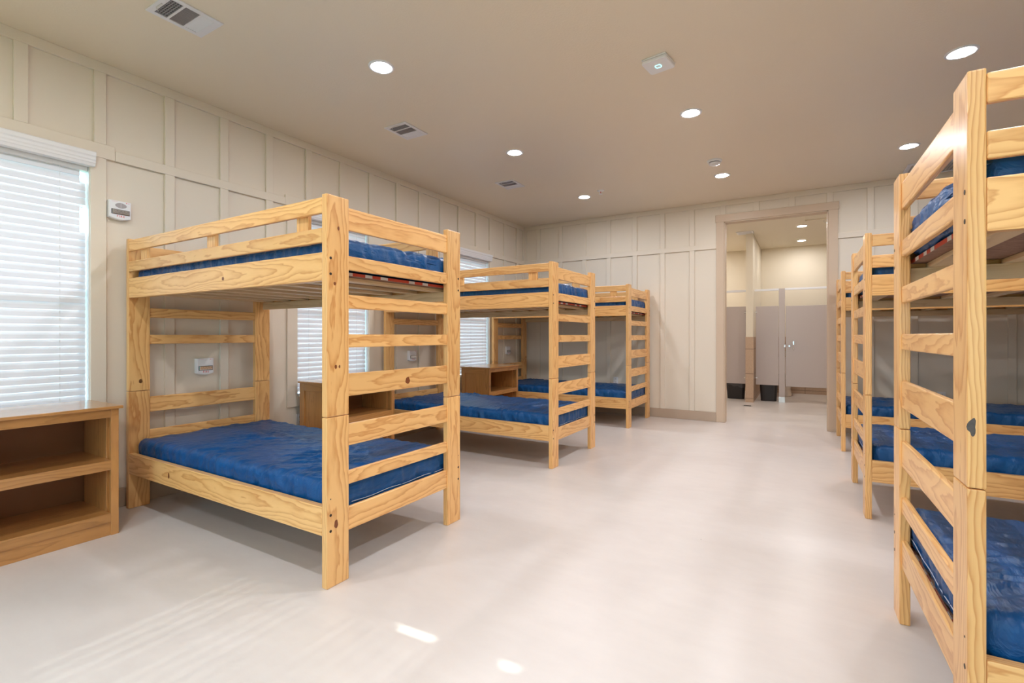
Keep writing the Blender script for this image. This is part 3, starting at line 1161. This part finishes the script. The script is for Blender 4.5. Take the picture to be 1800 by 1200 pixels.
bookcase(0.560, 'honey wooden bookcase with two open shelves, cut by the frame')
bookcase(2.930, 'honey wooden bookcase seen behind the first bunk')
bookcase(5.482, 'honey wooden bookcase beside the corner bunk')

# ================================================================== BUNK BEDS
BW, BL, PW, PT, BH, BJ = 1.0545, 2.1525, 0.1323, 0.0375, 1.9055, 0.8257
hL, hW = BL / 2, BW / 2
RUNG_T, REC = 0.021, 0.008


def make_bunk(label, low_side):
    t = thing('bunk_bed', label, 'bunk bed', (0, 0, 0), 0, 'pine bunk beds')
    # posts: lower and upper halves meet at a joint
    for ex in (1, -1):                                                # +1 room end, -1 wall end
        xo, xi = ex * hL, ex * (hL - PT)
        for sy in (-1, 1):
            yo, yi = sy * hW, sy * (hW - PW)
            lo = board('post', xo, yo, 0, xi, yi, BJ - 0.0012, t, bev=0.005)
            up = board('post', xo, yo, BJ + 0.0012, xi, yi, BH, t, bev=0.005)
            for p, zs in ((lo, (0.430, 0.352, 0.275)), (up, (1.597, 1.520))):
                mb = MB()
                for z in zs:
                    mb.cyl((xo + ex * 0.0002, yo - sy * 0.022, z), 0.0068 if z != 0.43 else 0.003, 0.0012, 'X', 16)
                mb.build('bolt_heads', M['dark'], p)
    # rungs at both ends
    room = [(1.866, 1.752), (1.624, 1.552), (1.428, 1.358), (1.228, 1.161), (1.030, 0.915), (0.776, 0.666), (0.539, 0.471), (0.357, 0.240)]
    wall = [(1.866, 1.752), (1.624, 1.552), (1.422, 1.353), (1.228, 1.161), (0.778, 0.666), (0.539, 0.471), (0.357, 0.240)]
    for ex, zs in ((1, room), (-1, wall)):
        for z1, z0 in zs:
            xo = ex * (hL - REC)
            board('rung', xo, -hW + PW - 0.004, z0, xo - ex * RUNG_T, hW - PW + 0.004, z1, t, bev=0.007, seg=3)
    rx = hL - PT
    for sy in (-1, 1):
        yo = sy * (hW - 0.001)
        yi = yo - sy * 0.035
        board('side_rail', -rx, yo, 1.487, rx, yi, 1.625, t, bev=0.004)
        board('side_rail', -rx, yo, 0.250, rx, yi, 0.392, t, bev=0.004)
        yi2 = yo - sy * 0.021
        board('guard_rail', -rx, yo, 1.815, rx, yi2, 1.893, t, bev=0.007, seg=3)
        board('guard_rail', -rx, yo, 1.672, rx, yi2, 1.744, t, bev=0.007, seg=3)
        for cx in (-0.86, 0.0, 0.86):
            board('guard_block', cx - 0.046, yi2, 1.676, cx + 0.046, yi2 - sy * 0.020, 1.86, t, bev=0.003)
        board('ledger', -rx + 0.01, yi, 1.450 if sy == low_side else 1.492, rx - 0.01, yi - sy * 0.034, 1.510, t, 'pale_pine', bev=0.002)
        board('ledger', -rx + 0.01, yi, 0.215 if sy == low_side else 0.254, rx - 0.01, yi - sy * 0.034, 0.272, t, 'pale_pine', bev=0.002)
    for zb in (1.510, 0.272):
        for k in range(9):
            cx = -rx + 0.10 + k * (2 * rx - 0.2) / 8
            board('slat', cx - 0.035, -hW + 0.045, zb, cx + 0.035, hW - 0.045, zb + 0.019, t, 'pale_pine', bev=0.002)
        o = MB().box(-rx + 0.015, -hW + 0.045, zb + 0.020, rx - 0.015, hW - 0.045, zb + 0.036).build('support_board', M['osb'], t)
        for ex in (-1, 1):
            mb = MB()
            y, i = -hW + 0.05, 0
            for ln in (0.09, 0.06, 0.085, 0.05, 0.06, 0.055, 0.17, 0.05, 0.07, 0.05, 0.215):
                mb.box(ex * (rx - 0.0142), y, zb + 0.021, ex * (rx - 0.0162), min(y + ln, hW - 0.047), zb + 0.0365, mi=i % 2)
                y += ln
                i += 1
            mb.build('striped_tape', [M['tapered'], M['tapewhite']], o)
    return t


# ------------------------------------------------------------------ mattresses
def mattress_mesh(seed, seam_h):
    Lm, Wm, Tm = 2.058, 0.950, 0.165
    nx, ny, nz, r = 170, 80, 12, 0.040
    b = bmesh.new()
    key = {}
    ax, ay, az = Lm / 2, Wm / 2, Tm / 2
    def vert(i, j, k):
        if (i, j, k) in key:
            return key[(i, j, k)]
        p = Vector((-ax + 2 * ax * i / nx, -ay + 2 * ay * j / ny, -az + 2 * az * k / nz))
        q = Vector((max(-ax + r, min(ax - r, p.x)), max(-ay + r, min(ay - r, p.y)), max(-az + r, min(az - r, p.z))))
        d = p - q
        nrm = d.normalized() if d.length > 1e-6 else Vector((0, 0, 1))
        p = q + nrm * r
        side = 1.0 - abs(nrm.z)
        de = min(ax - abs(p.x), ay - abs(p.y))                       # distance from the edge on top
        o = Vector((seed * 13.7, seed * 5.1, 0))
        along = p.x if (ay - abs(p.y)) < (ax - abs(p.x)) else p.y
        g = 0.8 - 1.9 * abs(noise.noise(Vector((along * 9 + p.z * 4, p.z * 5 + seed * 3 + de * 3, seed * 7.3)))) + 0.7 * noise.noise(Vector((along * 27, p.z * 9, seed * 3.1)))
        gather = g * 0.0105 * max(0.0, 1.0 - de / 0.17)
        wv = noise.noise(Vector((p.x * 2.2, p.y * 3.1, 0.5)) + o)
        w1 = 1 - 2 * abs(noise.noise(Vector((p.x * 5.5 + wv * 2.6, p.y * 12 - p.x * 5 + wv * 2.0, 2.2)) + o))
        w2 = 1 - 2 * abs(noise.noise(Vector((p.x * 15 + wv * 4, p.y * 19 + wv * 3, 5.2)) + o))
        mask = max(0.0, 0.5 + 1.2 * noise.noise(Vector((p.x * 1.5, p.y * 2.0, 9.0)) + o))
        crease = (0.0150 * max(0, w1) ** 3 + 0.0065 * max(0, w2) ** 3) * mask * min(1.0, max(0.0, nrm.z) + 0.1) * min(1.0, de / 0.08 + 0.2)
        dome = 0.016 * max(0.0, 1 - (p.x / ax) ** 4) * max(0.0, 1 - (p.y / ay) ** 2) if nrm.z > 0 else 0.0
        p = p + nrm * (gather + crease)
        if nrm.z > 0.2:
            p.z += dome * nrm.z + 0.006 * wv
        # the seam pulls the side in
        zrel = p.z + az
        if side > 0.5:
            pull = math.exp(-((zrel - seam_h) / 0.012) ** 2) * 0.005
            p -= Vector((nrm.x, nrm.y, 0)) * pull
        v = b.verts.new(p + Vector((0, 0, az)))
        key[(i, j, k)] = v
        return v
    def quad(a_, b_, c_, d_):
        f = b.faces.new((vert(*a_), vert(*b_), vert(*c_), vert(*d_)))
        f.smooth = True
    for i in range(nx):
        for j in range(ny):
            quad((i, j, nz), (i + 1, j, nz), (i + 1, j + 1, nz), (i, j + 1, nz))
            quad((i, j, 0), (i, j + 1, 0), (i + 1, j + 1, 0), (i + 1, j, 0))
    for i in range(nx):
        for k in range(nz):
            quad((i, 0, k), (i + 1, 0, k), (i + 1, 0, k + 1), (i, 0, k + 1))
            quad((i, ny, k), (i, ny, k + 1), (i + 1, ny, k + 1), (i + 1, ny, k))
    for j in range(ny):
        for k in range(nz):
            quad((0, j, k), (0, j, k + 1), (0, j + 1, k + 1), (0, j + 1, k))
            quad((nx, j, k), (nx, j + 1, k), (nx, j + 1, k + 1), (nx, j, k + 1))
    zmin = min(v.co.z for v in b.verts)
    for v in b.verts:
        v.co.z -= zmin
    me = bpy.data.meshes.new('mattress')
    b.to_mesh(me)
    b.free()
    me.materials.append(M['fabric'])
    # seam: stitched piping round the side, white zip across the foot
    r2 = 0.030
    pts = []
    for cx, cy, a0 in ((ax - r2, ay - r2, 0), (-ax + r2, ay - r2, 90), (-ax + r2, -ay + r2, 180), (ax - r2, -ay + r2, 270)):
        for k in range(6):
            a = math.radians(a0 + 18 * k)
            pts.append((cx + (r2 - 0.001) * math.cos(a), cy + (r2 - 0.001) * math.sin(a)))
    full = []
    for i in range(len(pts)):
        p, q = pts[i], pts[(i + 1) % len(pts)]
        m = max(1, int(math.hypot(q[0] - p[0], q[1] - p[1]) / 0.04))
        for s in range(m):
            full.append((p[0] + (q[0] - p[0]) * s / m, p[1] + (q[1] - p[1]) * s / m, seam_h + 0.003 * noise.noise(Vector((i * 3.1, s * 0.4, seed)))))
    pip = MB().tube(full, 0.0032, 6, closed=True)
    pm = bpy.data.meshes.new('seam_piping')
    pip.bm.to_mesh(pm)
    pip.bm.free()
    pm.materials.append(M['fabric'])
    zp = MB()
    zz = [(ax + 0.0035, -ay + 0.05 + k * (2 * ay - 0.1) / 24, seam_h + 0.004 + 0.003 * math.sin(k * 0.8)) for k in range(25)]
    zp.tube(zz, 0.0017, 6)
    zm = bpy.data.meshes.new('zip')
    zp.bm.to_mesh(zm)
    zp.bm.free()
    zm.materials.append(M['thread'])
    return me, pm, zm


lower = [mattress_mesh(s, 0.048) for s in (1, 2)]
upper = [mattress_mesh(s, 0.125) for s in (3, 4)]


def mattress(bed, z, meshes, label, group, zip_):
    me, pm, zm = meshes
    o = bpy.data.objects.new('mattress', me)
    C.objects.link(o)
    tag(o, label, 'mattress', group)
    o.location = (bed.location.x, bed.location.y, z)
    o.rotation_euler = bed.rotation_euler
    for nme, m in (('seam_piping', pm), ('zip', zm)):
        if nme == 'zip' and not zip_:
            continue
        c = bpy.data.objects.new(nme, m)
        C.objects.link(c)
        c.parent = o


# room-end outer face x, near y, twist in degrees, side, what to call it
BEDS = [
    (-1.958, 1.546, -0.20, 1, 'pine bunk bed standing between the first two bookcases', 'the first bed of the windowed side'),
    (-1.964, 4.008, -0.42, 1, 'pine bunk bed in the middle of the windowed side', 'the middle bed of the windowed side'),
    (-1.965, 6.285, 0.20, 1, 'pine bunk bed in the corner of windowed and doorway walls', 'the bed in the room corner'),
    (0.367, 1.685, 0.89, -1, 'tall pine bunk bed with torn knot on its post, cut by the frame', 'the bed with the torn knot'),
    (0.360, 3.997, 0.10, -1, 'pine bunk bed opposite the windows, middle of its row', 'the middle bed opposite the windows'),
    (0.355, 6.200, -0.31, -1, 'pine bunk bed beside the doorway casing', 'the bed beside the doorway'),
]
proto = {}
beds = []
for i, (bx, by, rot, side, label, what) in enumerate(BEDS):
    r = math.radians(rot)
    off = Vector((-side * hL, hW))
    off = Vector((off.x * math.cos(r) - off.y * math.sin(r), off.x * math.sin(r) + off.y * math.cos(r)))
    loc = (bx + off.x, by + off.y, 0)
    rz = r if side > 0 else r + PI
    if side not in proto:
        bed = proto[side] = make_bunk(label, side)
        bed.location = loc
        bed.rotation_euler = (0, 0, rz)
    else:
        bed = dup(proto[side], loc, rz, label)
    beds.append(bed)
    mattress(bed, 0.309, lower[i % 2], 'navy nylon mattress on the lower bunk of ' + what, 'lower bunk mattresses', True)
    mattress(bed, 1.547, upper[(i + 1) % 2], 'navy nylon mattress on the upper bunk of ' + what, 'upper bunk mattresses', False)


# the knots that stand out on single boards
def knot(bed, z, pt, axis, r, stretch=1.0, mat='knotm'):
    """a thin worn knot set in the face of a board, as part of the post or rung it sits in"""
    b = []
    for k in range(18):
        a = 2 * PI * k / 18
        rr = r * (1 + (0.22 if mat == 'torn' else 0.05) * math.sin(3 * a + r * 900) + 0.06 * math.sin(5 * a + z * 9))
        b.append((rr * math.cos(a), rr * stretch * math.sin(a)))
    if axis == 'X':
        mb = MB().prism([(pt[1] + u, z + v) for u, v in b], pt[0], pt[0] + 0.0005 * (1 if pt[0] > 0 else -1), 'YZ')
    else:
        mb = MB().prism([(pt[0] + u, z + v) for u, v in b], pt[1], pt[1] + 0.0005 * (1 if pt[1] > 0 else -1), 'XZ')
    host, best = None, 1e9
    for c in bed.children:
        if c.type != 'MESH' or c.name.split('.')[0] not in ('post', 'rung', 'side_rail'):
            continue
        bb = [Vector(v) for v in c.bound_box]
        lo = Vector((min(v.x for v in bb), min(v.y for v in bb), min(v.z for v in bb)))
        hi = Vector((max(v.x for v in bb), max(v.y for v in bb), max(v.z for v in bb)))
        p = Vector((pt[0], pt[1], z))
        d = sum(max(lo[i] - p[i], 0, p[i] - hi[i]) for i in range(3))
        if d < best:
            host, best = c, d
    o = mb.build('knot', M[mat], host)


b1 = beds[0]
ye = -hW
knot(b1, 0.962, (hL - REC, 2.109 - 1.546 - hW), 'X', 0.018, 1.1)
knot(b1, 0.300, (hL, ye + 0.054), 'X', 0.011, 1.9)
knot(b1, 1.748, (hL, ye + 0.068), 'X', 0.006, 1.7)
knot(b1, 1.475, (hL, ye + 0.046), 'X', 0.007, 1.2)
knot(b1, 1.069, (hL, ye + 0.052), 'X', 0.007, 1.5)
knot(b1, 1.069, (hL, ye + 0.074), 'X', 0.005, 1.6)
knot(b1, 1.549, (-2.866 + 1.958 + hL, -hW + 0.001), 'Y', 0.011, 1.0)
knot(b1, 0.320, (-3.501 + 1.958 + hL, -hW + 0.001), 'Y', 0.010, 1.8)
knot(b1, 0.895, (-hL + PT, ye + 0.073), 'X', 0.011, 1.4)
knot(beds[3], 0.985, (hL - 0.0085, hW), 'Y', 0.0085, 2.6, 'torn')
